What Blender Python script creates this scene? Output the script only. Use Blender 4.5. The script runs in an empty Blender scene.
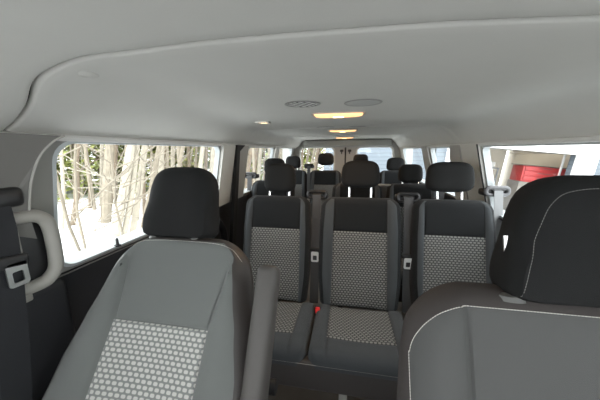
import bpy, bmesh, math, random
from math import sin, cos, pi, radians as R, sqrt, exp
from mathutils import Vector, Matrix
from mathutils.geometry import tessellate_polygon
random.seed(7)
scene = bpy.context.scene
C = bpy.data.collections.new('van'); scene.collection.children.link(C)

# ------------------------------------------------------------------ materials
def mat(name, col, rough=.6, metal=0., spec=.5, bump=None, noise=None, emit=None, emit_s=0., sheen=0.):
    m = bpy.data.materials.new(name); m.use_nodes = True
    nt = m.node_tree; b = nt.nodes['Principled BSDF']
    b.inputs['Base Color'].default_value = (*col, 1); b.inputs['Roughness'].default_value = rough
    b.inputs['Metallic'].default_value = metal; b.inputs['Specular IOR Level'].default_value = spec
    if sheen: b.inputs['Sheen Weight'].default_value = sheen
    if emit: b.inputs['Emission Color'].default_value = (*emit, 1); b.inputs['Emission Strength'].default_value = emit_s
    tc = nt.nodes.new('ShaderNodeTexCoord')
    if noise:      # (scale, amount)
        n = nt.nodes.new('ShaderNodeTexNoise'); n.inputs['Scale'].default_value = noise[0]; n.inputs['Detail'].default_value = 4
        nt.links.new(tc.outputs['Object'], n.inputs['Vector'])
        mx = nt.nodes.new('ShaderNodeMix'); mx.data_type = 'RGBA'
        k = noise[1]
        mx.inputs[6].default_value = (*[c*(1-k) for c in col], 1); mx.inputs[7].default_value = (*[min(1, c*(1+k)) for c in col], 1)
        nt.links.new(n.outputs['Fac'], mx.inputs[0]); nt.links.new(mx.outputs[2], b.inputs['Base Color'])
    if bump:       # (scale, strength)
        n2 = nt.nodes.new('ShaderNodeTexNoise'); n2.inputs['Scale'].default_value = bump[0]; n2.inputs['Detail'].default_value = 3
        nt.links.new(tc.outputs['Object'], n2.inputs['Vector'])
        bp = nt.nodes.new('ShaderNodeBump'); bp.inputs['Strength'].default_value = bump[1]; bp.inputs['Distance'].default_value = .002
        nt.links.new(n2.outputs['Fac'], bp.inputs['Height']); nt.links.new(bp.outputs['Normal'], b.inputs['Normal'])
    return m

def fabric_pattern(name, dark, light, pu=.0195, pv=.0135):
    # staggered rows of small woven light pads on a darker ground, from the UV map (metres)
    m = bpy.data.materials.new(name); m.use_nodes = True; nt = m.node_tree; N = nt.nodes.new; L = nt.links.new
    b = nt.nodes['Principled BSDF']; b.inputs['Roughness'].default_value = .9; b.inputs['Specular IOR Level'].default_value = .2
    uv = N('ShaderNodeUVMap'); sp = N('ShaderNodeSeparateXYZ'); L(uv.outputs[0], sp.inputs[0])
    def M(op, a, bb=None, c=None):
        n = N('ShaderNodeMath'); n.operation = op
        for i, v in enumerate((a, bb, c)):
            if v is None: continue
            if isinstance(v, (int, float)): n.inputs[i].default_value = v
            else: L(v, n.inputs[i])
        return n.outputs[0]
    v = M('DIVIDE', sp.outputs[1], pv); row = M('FLOOR', v); fv = M('SUBTRACT', M('FRACT', v), .5)
    odd = M('MULTIPLY', M('MODULO', M('ABSOLUTE', row), 2.), .5)
    u = M('ADD', M('DIVIDE', sp.outputs[0], pu), odd); fu = M('SUBTRACT', M('FRACT', u), .5)
    du = M('POWER', M('ABSOLUTE', M('DIVIDE', fu, .36)), 3.); dv = M('POWER', M('ABSOLUTE', M('DIVIDE', fv, .34)), 3.)
    d = M('ADD', du, dv)
    mr = N('ShaderNodeMapRange'); mr.inputs[1].default_value = 1.5; mr.inputs[2].default_value = .6; L(d, mr.inputs[0])
    mx = N('ShaderNodeMix'); mx.data_type = 'RGBA'; mx.inputs[6].default_value = (*dark, 1); mx.inputs[7].default_value = (*light, 1)
    L(mr.outputs[0], mx.inputs[0]); L(mx.outputs[2], b.inputs['Base Color'])
    bp = N('ShaderNodeBump'); bp.inputs['Strength'].default_value = .5; bp.inputs['Distance'].default_value = .002
    L(mr.outputs[0], bp.inputs['Height']); L(bp.outputs[0], b.inputs['Normal'])
    return m

def glass_mat(name, tint=(.93, .96, .95), gloss=.05):
    m = bpy.data.materials.new(name); m.use_nodes = True; nt = m.node_tree; nt.nodes.clear(); N = nt.nodes.new
    o = N('ShaderNodeOutputMaterial'); t = N('ShaderNodeBsdfTransparent'); g = N('ShaderNodeBsdfGlossy')
    t.inputs[0].default_value = (*tint, 1); g.inputs['Roughness'].default_value = .02
    fr = N('ShaderNodeLayerWeight'); fr.inputs[0].default_value = .5
    pw = N('ShaderNodeMath'); pw.operation = 'POWER'; pw.inputs[1].default_value = 5.; nt.links.new(fr.outputs[1], pw.inputs[0])
    mu = N('ShaderNodeMath'); mu.operation = 'MULTIPLY_ADD'; mu.inputs[1].default_value = .5; mu.inputs[2].default_value = gloss
    mx = N('ShaderNodeMixShader')
    nt.links.new(pw.outputs[0], mu.inputs[0]); nt.links.new(mu.outputs[0], mx.inputs[0])
    nt.links.new(t.outputs[0], mx.inputs[1]); nt.links.new(g.outputs[0], mx.inputs[2]); nt.links.new(mx.outputs[0], o.inputs[0])
    return m

def siding_mat():
    m = bpy.data.materials.new('siding'); m.use_nodes = True; nt = m.node_tree; N = nt.nodes.new; L = nt.links.new
    b = nt.nodes['Principled BSDF']; b.inputs['Roughness'].default_value = .6
    tc = N('ShaderNodeTexCoord'); sp = N('ShaderNodeSeparateXYZ'); L(tc.outputs['Object'], sp.inputs[0])
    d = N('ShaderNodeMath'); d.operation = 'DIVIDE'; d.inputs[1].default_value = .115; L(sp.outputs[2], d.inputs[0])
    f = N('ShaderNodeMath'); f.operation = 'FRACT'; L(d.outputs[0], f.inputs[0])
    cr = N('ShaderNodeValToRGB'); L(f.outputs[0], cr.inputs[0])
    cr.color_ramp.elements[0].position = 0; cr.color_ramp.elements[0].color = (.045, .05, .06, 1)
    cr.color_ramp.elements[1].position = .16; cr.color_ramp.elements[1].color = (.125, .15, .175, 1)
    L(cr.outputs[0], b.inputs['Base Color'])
    return m

M_head = mat('headliner_cloth', (.545, .537, .502), .95, spec=.15, bump=(420, .10), noise=(9, .03))
M_headtrim = mat('headliner_edge', (.56, .555, .53), .7, spec=.3)
M_gap = mat('dark_gap', (.01, .01, .01), 1., spec=0.)
M_trim = mat('pillar_plastic', (.36, .35, .325), .55, spec=.4, bump=(600, .1))
M_pillar = mat('grey_pillar_plastic', (.145, .141, .130), .6, bump=(600, .1))
M_handle = mat('handle_plastic', (.28, .27, .245), .5)
M_trimlight = mat('pale_plastic', (.52, .51, .47), .5, bump=(600, .1))
M_wallgrey = mat('grey_wall_trim', (.22, .22, .205), .65, spec=.3, bump=(500, .15))
M_dark = mat('charcoal_plastic', (.022, .023, .026), .6, spec=.4, bump=(500, .3))
M_black = mat('black_plastic', (.012, .012, .013), .45)
M_floor = mat('rubber_floor', (.13, .125, .115), .8, bump=(90, .5), noise=(5, .25))
M_seal = mat('black_rubber', (.008, .008, .008), .7)
M_reveal = mat('grey_reveal', (.42, .45, .46), .5)
M_web = mat('belt_webbing', (.045, .046, .048), .7, bump=(900, .5))
M_webgrey = mat('belt_webbing_dark_blue', (.010, .011, .014), .7, bump=(900, .5))
M_metal = mat('brushed_steel', (.75, .75, .74), .28, metal=1.)
M_tongue = mat('tongue_steel', (.75, .75, .74), .45, metal=.6)
M_chrome = mat('chrome_post', (.85, .85, .85), .15, metal=1.)
M_red = mat('red_button', (.75, .03, .03), .4, emit=None)
M_stitch = mat('white_thread', (.62, .60, .55), .8)
M_seam = mat('dark_seam_thread', (.20, .195, .185), .8)
M_pipe = mat('grey_piping', (.30, .29, .27), .7)
M_cloth = mat('grey_seat_cloth', (.125, .132, .127), .9, spec=.2, bump=(900, .5), sheen=.12)
M_clothf = mat('shaded_front_cloth', (.070, .071, .069), .85, spec=.3, bump=(900, .5), sheen=.08)  # seat cloth darkened to stand for the dimmer light on the driver seat
M_clothb = mat('slate_seat_cloth', (.050, .055, .059), .9, spec=.2, bump=(900, .5), sheen=.1)
M_clothd = mat('dark_seat_cloth', (.010, .011, .012), .9, spec=.2, bump=(900, .5), sheen=.08)
M_vinyl = mat('dark_brown_grey_vinyl', (.045, .040, .038), .5, spec=.35, bump=(700, .2))
M_vinylf = mat('warm_grey_vinyl', (.060, .053, .050), .5, spec=.35, bump=(700, .2))
M_headrest = mat('black_headrest_cloth', (.010, .0102, .0103), .85, spec=.2, bump=(900, .5))
M_pat = fabric_pattern('light_woven_pads', (.18, .19, .182), (.43, .425, .40), .0185, .0128)
M_patb = fabric_pattern('woven_pads', (.052, .054, .055), (.21, .21, .20), .019, .013)
M_arm = mat('grey_brown_armrest', (.062, .057, .053), .6, bump=(700, .2))
M_glass = glass_mat('window_glass')
M_lens = mat('amber_lens', (.8, .5, .28), .4, emit=(1., .50, .20), emit_s=.75)
M_bulb = mat('warm_bulb', (1, .8, .5), .4, emit=(1., .66, .30), emit_s=3.0)
M_bezel = mat('lamp_bezel', (.42, .38, .33), .5)
M_vent = mat('vent_plastic', (.26, .26, .24), .5)
M_collar = mat('collar_plastic', (.12, .12, .115), .3)
M_spk = mat('speaker_mesh', (.40, .40, .38), .8, bump=(1500, .4))
M_snow = mat('snow', (.86, .87, .88), .8, bump=(3, .6), noise=(1.5, .04))
M_bark = mat('grey_bark', (.22, .19, .145), .9, noise=(9, .4))
M_birch = mat('pale_birch_bark', (.30, .27, .215), .9, noise=(7, .3))
M_brown = mat('brown_bark', (.16, .125, .09), .9, noise=(12, .4))
M_needle = mat('yellow_green_needles', (.36, .38, .12), .8, noise=(1.2, .4))
M_needle2 = mat('olive_needles', (.24, .27, .09), .8, noise=(1.2, .4))
M_white = mat('white_paint', (.80, .80, .79), .5)
M_siding = siding_mat()
M_beige = mat('garage_drywall', (.46, .43, .38), .8, noise=(2, .08))
M_beige2 = mat('grey_brown_cabinet', (.22, .20, .18), .8)
M_redp = mat('red_enamel', (.42, .045, .045), .4, noise=(9, .25))
M_shelf = mat('grey_shelf', (.10, .10, .10), .7)
M_bin = mat('brown_bin', (.25, .20, .16), .7)
M_conc = mat('concrete', (.35, .34, .32), .9, noise=(4, .2))
M_roof = mat('shingle', (.1, .1, .11), .9)
M_body = mat('body_paint', (.55, .56, .57), .3)

# ------------------------------------------------------------------ helpers
def link(o, parent=None):
    C.objects.link(o)
    if parent is not None: o.parent = parent
    return o
def tag(o, label=None, cat=None, group=None, kind=None):
    if label: o['label'] = label
    if cat: o['category'] = cat
    if group: o['group'] = group
    if kind: o['kind'] = kind
    return o
def empty(name, loc, label, cat, group=None, rot=(0, 0, 0)):
    o = bpy.data.objects.new(name, None); o.location = loc; o.rotation_euler = rot
    o.empty_display_size = .05; link(o); return tag(o, label, cat, group)
def obj(name, bm, mats, parent=None, smooth=True, label=None):
    me = bpy.data.meshes.new(name); bmesh.ops.recalc_face_normals(bm, faces=bm.faces); bm.to_mesh(me); bm.free()
    if not isinstance(mats, (list, tuple)): mats = [mats]
    for m in mats: me.materials.append(m)
    if smooth:
        for p in me.polygons: p.use_smooth = True
        me.set_sharp_from_angle(angle=R(38))
    o = link(bpy.data.objects.new(name, me), parent)
    if label: o['label'] = label
    return o
def struct(name, bm, mats, smooth=True, parent=None):
    o = obj(name, bm, mats, parent, smooth)
    if parent is None: o['kind'] = 'structure'
    return o
def box(bm, c, d, bev=0., rot=None, mi=0):
    r = bmesh.ops.create_cube(bm, size=1.); vs = r['verts']
    for v in vs: v.co = Vector((v.co.x*d[0], v.co.y*d[1], v.co.z*d[2]))
    es = list({e for v in vs for e in v.link_edges})
    if bev > 0:
        rr = bmesh.ops.bevel(bm, geom=es, offset=min(bev, min(d)*.45), segments=3, affect='EDGES', profile=.6)
        vs = list({v for f in rr['faces'] for v in f.verts} | {v for v in vs if v.is_valid})
        vs = list({w for v in vs for f in v.link_faces for w in f.verts})
    for v in vs:
        co = v.co
        if rot: co = rot @ co
        v.co = co + Vector(c)
    for f in {f for v in vs for f in v.link_faces}: f.material_index = mi
    return vs
def tube(bm, pts, rad, n=10, closed=False, flat=1., cap=True, up=None, mi=0):
    pts = [Vector(p) for p in pts]; rings = []; k = len(pts)
    rads = rad if isinstance(rad, (list, tuple)) else [rad]*k
    pu = Vector(up) if up else None
    for i, p in enumerate(pts):
        if closed: t = pts[(i+1) % k]-pts[i-1]
        else: t = pts[min(i+1, k-1)]-pts[max(i-1, 0)]
        t.normalize()
        if pu is None:
            pu = Vector((0, 0, 1)) if abs(t.z) < .9 else Vector((1, 0, 0))
        s = t.cross(pu).normalized(); u = s.cross(t).normalized()
        if up is None: pu = u
        rings.append([bm.verts.new(p + (s*cos(a)*flat + u*sin(a))*rads[i]) for a in [2*pi*j/n for j in range(n)]])
    m = k if closed else k-1
    for i in range(m):
        a, b = rings[i], rings[(i+1) % k]
        for j in range(n):
            f = bm.faces.new((a[j], a[(j+1) % n], b[(j+1) % n], b[j])); f.material_index = mi
    if cap and not closed:
        bm.faces.new(rings[0]).material_index = mi; bm.faces.new(list(reversed(rings[-1]))).material_index = mi
def rrect(a0, a1, b0, b1, r, n=6, rs=None):
    # rounded rectangle in 2-D, counter-clockwise
    out = []; rs = rs or [r]*4
    for (ca, cb, s, rr) in ((a1, b1, 0, rs[0]), (a0, b1, 90, rs[1]), (a0, b0, 180, rs[2]), (a1, b0, 270, rs[3])):
        xa = ca - rr if ca == a1 else ca + rr; xb = cb - rr if cb == b1 else cb + rr
        for i in range(n+1):
            t = R(s + 90*i/n); out.append((xa+rr*cos(t), xb+rr*sin(t)))
    return out
def panel(bm, outer, holes, f3, thick, mi=0):
    # flat sheet with holes, mapped by f3(a, b, depth); depth 0 is the inner face
    polys = [outer] + holes
    tri = tessellate_polygon([[Vector((a, b, 0)) for a, b in p] for p in polys])
    flat = [p for q in polys for p in q]
    A = [bm.verts.new(f3(a, b, 0)) for a, b in flat]; B = [bm.verts.new(f3(a, b, thick)) for a, b in flat]
    for t in tri:
        for V in (A, B):
            try: bm.faces.new([V[i] for i in t]).material_index = mi
            except ValueError: pass
    o = 0
    for p in polys:
        n = len(p)
        for i in range(n):
            j = (i+1) % n
            bm.faces.new((A[o+i], A[o+j], B[o+j], B[o+i])).material_index = mi
        o += n
def copy_tree(o, parent=None):
    c = o.copy(); link(c, parent)
    for ch in o.children: copy_tree(ch, c)
    return c

# ------------------------------------------------------------------ soft upholstered pad
def lin(tab):
    def f(s):
        if s <= tab[0][0]: return tab[0][1]
        for (a, x), (b, y) in zip(tab, tab[1:]):
            if s <= b:
                t = (s-a)/(b-a); t = t*t*(3-2*t)*.5 + t*.5
                return x+(y-x)*t
        return tab[-1][1]
    return f
def pad(H, w, p, T, split=None, Rc=.09, Re=.045, bol=.022, Tb=.05, low=None, rim=.02, cx=None, mats=4, bowl=.0, bottom_round=.03, ):
    """x across, s up (0..H), n towards the sitter. Materials: 0 side cloth, 1 centre cloth, 2 pattern, 3 rim."""
    bm = bmesh.new(); uvl = bm.loops.layers.uv.new('UVMap')
    cx = cx or (lambda s: 0.)
    ss = set()
    k = 16
    for i in range(k+1): ss.add(round(bottom_round + (H-Rc-bottom_round)*i/k, 4))
    for i in range(1, 13): ss.add(round(H-Rc+Rc*sin(pi/2*i/12), 5))
    for i in range(5): ss.add(round(bottom_round*(1-cos(pi/2*i/4)), 5))
    for c in [split] if split is not None else []:
        for d in (-.014, -.006, -.002, .002, .006, .014): ss.add(round(c+d, 4))
    ss = sorted(ss)
    if low is None: low = split
    rings = []; cols = None
    for s in ss:
        W = w(s)
        if s > H-Rc: q = (s-(H-Rc))/Rc; W -= Rc*(1-sqrt(max(0, 1-q*q)))
        if s < bottom_round: q = 1-s/bottom_round; W -= bottom_round*(1-sqrt(max(0, 1-q*q)))
        P = min(p(s), W-.045)
        es = H-s
        fs = sqrt(max(.0, 1-(1-min(es/.05, 1))**2))
        fb = sqrt(max(.0, 1-(1-min(s/max(bottom_round, .001), 1))**2)) if bottom_round else 1
        xs = []
        for i in range(7): xs.append((W-Re*(1-cos(pi/2*i/6)), 'e'))
        xs = [(W-Re+Re*cos(pi/2*i/6), 'e') for i in range(7)]
        inner = P+.013
        for i in range(1, 5): xs.append((xs[6][0]+(inner-xs[6][0])*i/5, 'b'))
        for d in (.013, .006, .002, -.002, -.006, -.013): xs.append((P+d, 'g'))
        for i in range(1, 8): xs.append(((P-.013)*(1-i/8), 'c'))
        half = [x for x, _ in xs]
        full = half + [0.] + [-x for x in reversed(half)]
        ring = []
        c0 = cx(s)
        for x in full:
            ax = abs(x); ex = max(W-ax, 0)
            fe = sqrt(max(0, 1-(1-min(ex/Re, 1))**2))
            n = T(s)*fe*fs*fb
            bb = 0
            if ax > P: t = (ax-P)/max(W-P, .001); bb = bol*sin(pi*min(1, t**.8))
            else: bb = -bowl*cos(pi/2*ax/P)
            g = exp(-((ax-P)/.0045)**2)
            if split is not None and ax < P: g = max(g, exp(-((s-split)/.0045)**2))
            g *= max(0., min(1., (W-P-.05)/.03))
            n += (bb*min(1, es/.12)*fe - .006*g*fs)
            ring.append((x+c0, s, n))
        back = []
        m = len(full)
        for x in reversed(full[2:-2:3]):
            ex = W-abs(x); fe = sqrt(max(0, 1-(1-min(ex/Re, 1))**2))
            back.append((x+c0, s, -Tb*fe*fs*fb))
        rings.append([bm.verts.new(v) for v in ring+back]); cols = (len(full), len(back), half)
    nf = cols[0]; tot = nf+cols[1]
    for i in range(len(rings)-1):
        a, b = rings[i], rings[i+1]; sm = (ss[i]+ss[i+1])/2
        for j in range(tot):
            k2 = (j+1) % tot
            f = bm.faces.new((a[j], a[k2], b[k2], b[j]))
            mi = 0
            if j < nf-1:
                jj = j if j < (nf-1)/2 else nf-2-j
                if jj >= 13: mi = 2 if (low is not None and sm < low) else 1
                elif jj < 5: mi = 3
                else: mi = 0
                if H-sm < rim: mi = 3
            else: mi = 3
            f.material_index = mi
            for l in f.loops: l[uvl].uv = (l.vert.co.x, l.vert.co.y)
    bm.faces.new(list(reversed(rings[0]))).material_index = 3
    bm.faces.new(rings[-1]).material_index = 3
    return bm
def xf(bm, M):
    bmesh.ops.transform(bm, matrix=M, verts=bm.verts); return bm
def back_matrix(rec):      # pad (x, s, n) -> (x, y, z), reclined, n faces -y
    r = R(rec); up = Vector((0, sin(r), cos(r))); n = Vector((0, -cos(r), sin(r)))
    return Matrix(((1, 0, 0, 0), (0, up.y, n.y, 0), (0, up.z, n.z, 0), (0, 0, 0, 1)))
def cush_matrix(tilt=4):   # s runs forward (-y), n up
    r = R(tilt); f = Vector((0, -cos(r), sin(r))); n = Vector((0, sin(r), cos(r)))
    return Matrix(((-1, 0, 0, 0), (0, f.y, n.y, 0), (0, f.z, n.z, 0), (0, 0, 0, 1)))
def headrest_bm(w, h, t, e=3.6, taper=.06, groove=True):
    bm = bmesh.new(); bmesh.ops.create_cube(bm, size=2.)
    bmesh.ops.subdivide_edges(bm, edges=bm.edges, cuts=15, use_grid_fill=True)
    for v in bm.verts:
        x, y, z = v.co; x, y, z = (math.tan(c*pi/4*.96)/math.tan(pi/4*.96) for c in (x, y, z))
        ee = e if (z > 0 or not groove) else e+3.4*min(1, -z*2); k = (abs(x)**ee+abs(y)**3.2+abs(z)**ee)**(-1/ee)
        k = min(k, 1/max(abs(x), abs(y), abs(z)))
        x, y, z = x*k, y*k, z*k
        ff = 1-taper*z
        v.co = (x*w/2*ff, y*t/2, z*h/2)
        if groove:      # seam around the side panels
            ax = abs(v.co.x)/(w/2)
            if ax > .7: v.co.y *= 1-.05*exp(-((ax-.86)/.03)**2)
        if y < 0: v.co.y += .006*exp(-(v.co.x/(w*.3))**2)
    return bm
def post_bm(h, r=.0065):
    bm = bmesh.new(); tube(bm, [(0, 0, 0), (0, 0, h)], r, 12); return bm
def make_headrest(parent, x, base, rec, s_top, w, h, t, gap, post_dx, m=None, n_off=-.01, groove=True, postmat=None, label=None, taper=.06, pcx=0., cr=.021):
    """headrest parented to a seat: sits `gap` above s_top on the reclined back axis that starts at base (y, z)"""
    r = R(rec); up = Vector((0, sin(r), cos(r))); n = Vector((0, -cos(r), sin(r)))
    rt = Matrix.Rotation(-r*.6, 4, 'X')
    D = gap+h/2
    hr = obj('headrest', xf(headrest_bm(w, h, t, groove=groove, taper=taper), rt), m or M_headrest, parent, label=label)
    hr.location = Vector((x, base[0], base[1])) + up*(s_top+D) + n*n_off
    for sx in (-1, 1):
        o = Vector((pcx+sx*post_dx, 0, 0))
        bm = bmesh.new(); tube(bm, [o-up*(D+.04), o-up*D*.5, o], .0065, 12)
        obj('headrest_post', bm, postmat or M_chrome, hr)
        bm = bmesh.new(); tube(bm, [o-up*(D+.010), o-up*(D+.001), o-up*(D-.003)], [cr, cr*.9, cr*.5], 18)
        obj('post_collar', bm, M_collar, hr)
    return hr
def guide_bm(w=.115, h=.042, r=.011):
    bm = bmesh.new()
    pts = [(a, 0, b) for a, b in rrect(-w/2, w/2, -h/2, h/2, .018, 5)]
    tube(bm, pts, r, 8, closed=True, up=(0, 1, 0)); return bm
def strap(bm, pts, w, t=.0016, side=(1, 0, 0)):
    pts = [Vector(p) for p in pts]; sd = Vector(side).normalized(); rings = []
    for i, p in enumerate(pts):
        tg = (pts[min(i+1, len(pts)-1)]-pts[max(i-1, 0)]).normalized(); nn = tg.cross(sd).normalized()*t
        rings.append([bm.verts.new(q) for q in (p-sd*w/2-nn, p+sd*w/2-nn, p+sd*w/2+nn, p-sd*w/2+nn)])
    for a, b in zip(rings, rings[1:]):
        for j in range(4): bm.faces.new((a[j], a[(j+1) % 4], b[(j+1) % 4], b[j]))
    bm.faces.new(rings[0]); bm.faces.new(rings[-1])
def tongue_bm(s=1.):
    bm = bmesh.new()
    outer = rrect(-.021*s, .021*s, -.06*s, 0, .008*s, 4); hole = rrect(-.011*s, .011*s, -.05*s, -.022*s, .004*s, 3)
    panel(bm, outer, [hole], lambda a, b, d: (a, d, b), .004)
    return bm
def belt_set(parent, x, y, z, ytop, drop, below, mat_guide=M_black, mat_web=None, w=.045, tm=None):
    g = obj('belt_guide', guide_bm(), mat_guide, parent); g.location = (x, y, z)
    bm = bmesh.new(); box(bm, (.0, .045, -.012), (.13, .075, .04), .015); h = obj('guide_cover', bm, M_black, g)
    bm = bmesh.new()
    pts = [(x, y+.03, z-.005), (x, y+.012, z+.006), (x, y-.014, z+.002), (x, y-.02, z-.03)]
    for i in range(1, 9): pts.append((x, y-.02+(ytop-y+.02)*i/8, z-.03-(below)*i/8))
    strap(bm, pts, w); obj('belt_strap', bm, mat_web or M_web, parent)
    f = drop/below; yy = y-.02+(ytop-y+.02)*f
    bm = bmesh.new(); box(bm, (0, 0, 0), (.066, .016, .022), .005); t = obj('belt_latch', bm, M_black, parent); t.location = (x, yy-.006, z-.03-drop)
    q = obj('latch_tongue', tongue_bm(1.1), tm or M_tongue, t); q.location = (0, -.020, -.006)

# ================================================================== FRONT SEATS
def stitch_path(bm, pts, pitch=.0075, dash=.005, r=.0011):
    pts = [Vector(p) for p in pts]; acc = 0.; L = 0; segs = []
    for a, b in zip(pts, pts[1:]):
        l = (b-a).length
        while acc <= l:
            d = (b-a)/l if l else Vector((0, 0, 1)); c = a+d*acc
            tube(bm, [c-d*dash/2, c+d*dash/2], r, 5); acc += pitch
        acc -= l

from mathutils.bvhtree import BVHTree
def snap(bvh, pts, lift=.0006):
    out = []
    for x, s in pts:
        h = bvh.ray_cast(Vector((x, s, 1)), Vector((0, 0, -1)))
        if h[0]: out.append(h[0]+Vector((0, 0, lift)))
    return out
def smooth_path(pts, n=8):
    out = []
    for i in range(len(pts)-1):
        p0, p1, p2, p3 = (Vector(pts[max(i-1, 0)]), Vector(pts[i]), Vector(pts[i+1]), Vector(pts[min(i+2, len(pts)-1)]))
        for k in range(n):
            t = k/n; out.append(.5*((2*p1)+(-p0+p2)*t+(2*p0-5*p1+4*p2-p3)*t*t+(-p0+3*p1-3*p2+p3)*t**3))
    out.append(Vector(pts[-1])); return out
def legs(parent, xs, ys, z1, m=M_dark):
    for x in xs:
        for y in ys:
            bm = bmesh.new(); box(bm, (x, y, z1/2), (.035, .05, z1), .006); box(bm, (x, y, .008), (.06, .09, .016), .004)
            obj('leg', bm, m, parent)

# ---- passenger seat (left in the photo), leaning back
def seat_passenger():
    rec = 36; r = R(rec); X = -.49
    t = empty('front_seat', (X, .30, 0), 'light grey front seat leaning back, woven dotted insert, armrest folded up', 'seat')
    H = .68; by, bz = .73-sin(r)*.66+.045*cos(r), 1.07-cos(r)*.66-.045*sin(r)
    Mt = Matrix.Translation((0, by-.30, bz)) @ back_matrix(rec)
    bm = pad(H, lin([(0, .29), (.1, .318), (.28, .305), (.40, .280), (.50, .255), (.60, .232), (.68, .212)]),
             lin([(0, .15), (.40, .152), (.47, .16), (.52, .170), (.60, .18), (.68, .185)]), lambda s: .055,
             split=.405, Rc=.115, Re=.055, bol=.020, Tb=.055, rim=.022, cx=lambda s: .012, bowl=.012)
    bvh = BVHTree.FromBMesh(bm)
    path = smooth_path([(-.232, .50, 0), (-.212, .575, 0), (-.165, .636, 0), (-.10, .652, 0), (0, .656, 0), (.12, .652, 0), (.185, .636, 0), (.225, .600, 0)], 8)
    st = bmesh.new(); stitch_path(st, snap(bvh, [(p.x, p.y) for p in path]), .006, .0042, .0006)
    obj('backrest', xf(bm, Mt), [M_cloth, M_cloth, M_pat, M_vinyl], t)
    obj('stitching', xf(st, Mt), M_stitch, t)
    h = make_headrest(t, -.044, (by-.30, bz), 30, .672, .250, .262, .12, -.004, .079, n_off=-.05)
    cm = Matrix.Translation((0, by-.30-.02, .47)) @ cush_matrix(7)
    obj('cushion', xf(pad(.50, lambda s: .265, lambda s: .15, lambda s: .05, split=.40, Rc=.08, Re=.045, bol=.02, Tb=.10), cm), [M_cloth, M_cloth, M_pat, M_vinyl], t)
    # armrest folded up along the inner side
    bm = bmesh.new(); box(bm, (0, 0, 0), (.058, .085, .48), .024)
    a = obj('armrest', xf(bm, Matrix.Rotation(-R(30), 4, 'X')), M_arm, t, label='grey armrest folded upright'); a.location = (.322, .255, .820)
    bm = bmesh.new(); tube(bm, [(-.06, .075, -.17), (.02, .075, -.17)], .022, 16); obj('pivot', bm, M_black, a)
    bm = bmesh.new(); box(bm, (0, .08, .20), (.44, .48, .12), .02); box(bm, (0, .08, .07), (.40, .42, .14), .02); obj('seat_base', bm, M_black, t)
    return t
seat_passenger()

def front_panel_mat():
    # grey cloth panel, shade put into its colour, inside the stitched outline, brown-grey vinyl around it (UV map in metres)
    m = mat('shaded_cloth_and_vinyl', (.070, .071, .069), .75, spec=.3, bump=(900, .4)); nt = m.node_tree; N = nt.nodes.new; L = nt.links.new
    uv = N('ShaderNodeUVMap'); sp = N('ShaderNodeSeparateXYZ'); L(uv.outputs[0], sp.inputs[0])
    def M(op, a, b=0.):
        n = N('ShaderNodeMath'); n.operation = op
        for i, v in enumerate((a, b)):
            if isinstance(v, (int, float)): n.inputs[i].default_value = v
            else: L(v, n.inputs[i])
        return n.outputs[0]
    u = M('DIVIDE', M('MAXIMUM', M('SUBTRACT', M('ABSOLUTE', sp.outputs[0]), .155), 0.), .109)
    v = M('DIVIDE', M('MAXIMUM', M('SUBTRACT', sp.outputs[1], .505), 0.), .1165)
    k = M('GREATER_THAN', M('ADD', M('POWER', u, 2.), M('POWER', v, 2.)), 1.)
    mx = N('ShaderNodeMix'); mx.data_type = 'RGBA'; mx.inputs[6].default_value = (.070, .071, .069, 1); mx.inputs[7].default_value = (.048, .042, .040, 1)
    L(k, mx.inputs[0]); L(mx.outputs[2], nt.nodes['Principled BSDF'].inputs['Base Color']); return m
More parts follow.
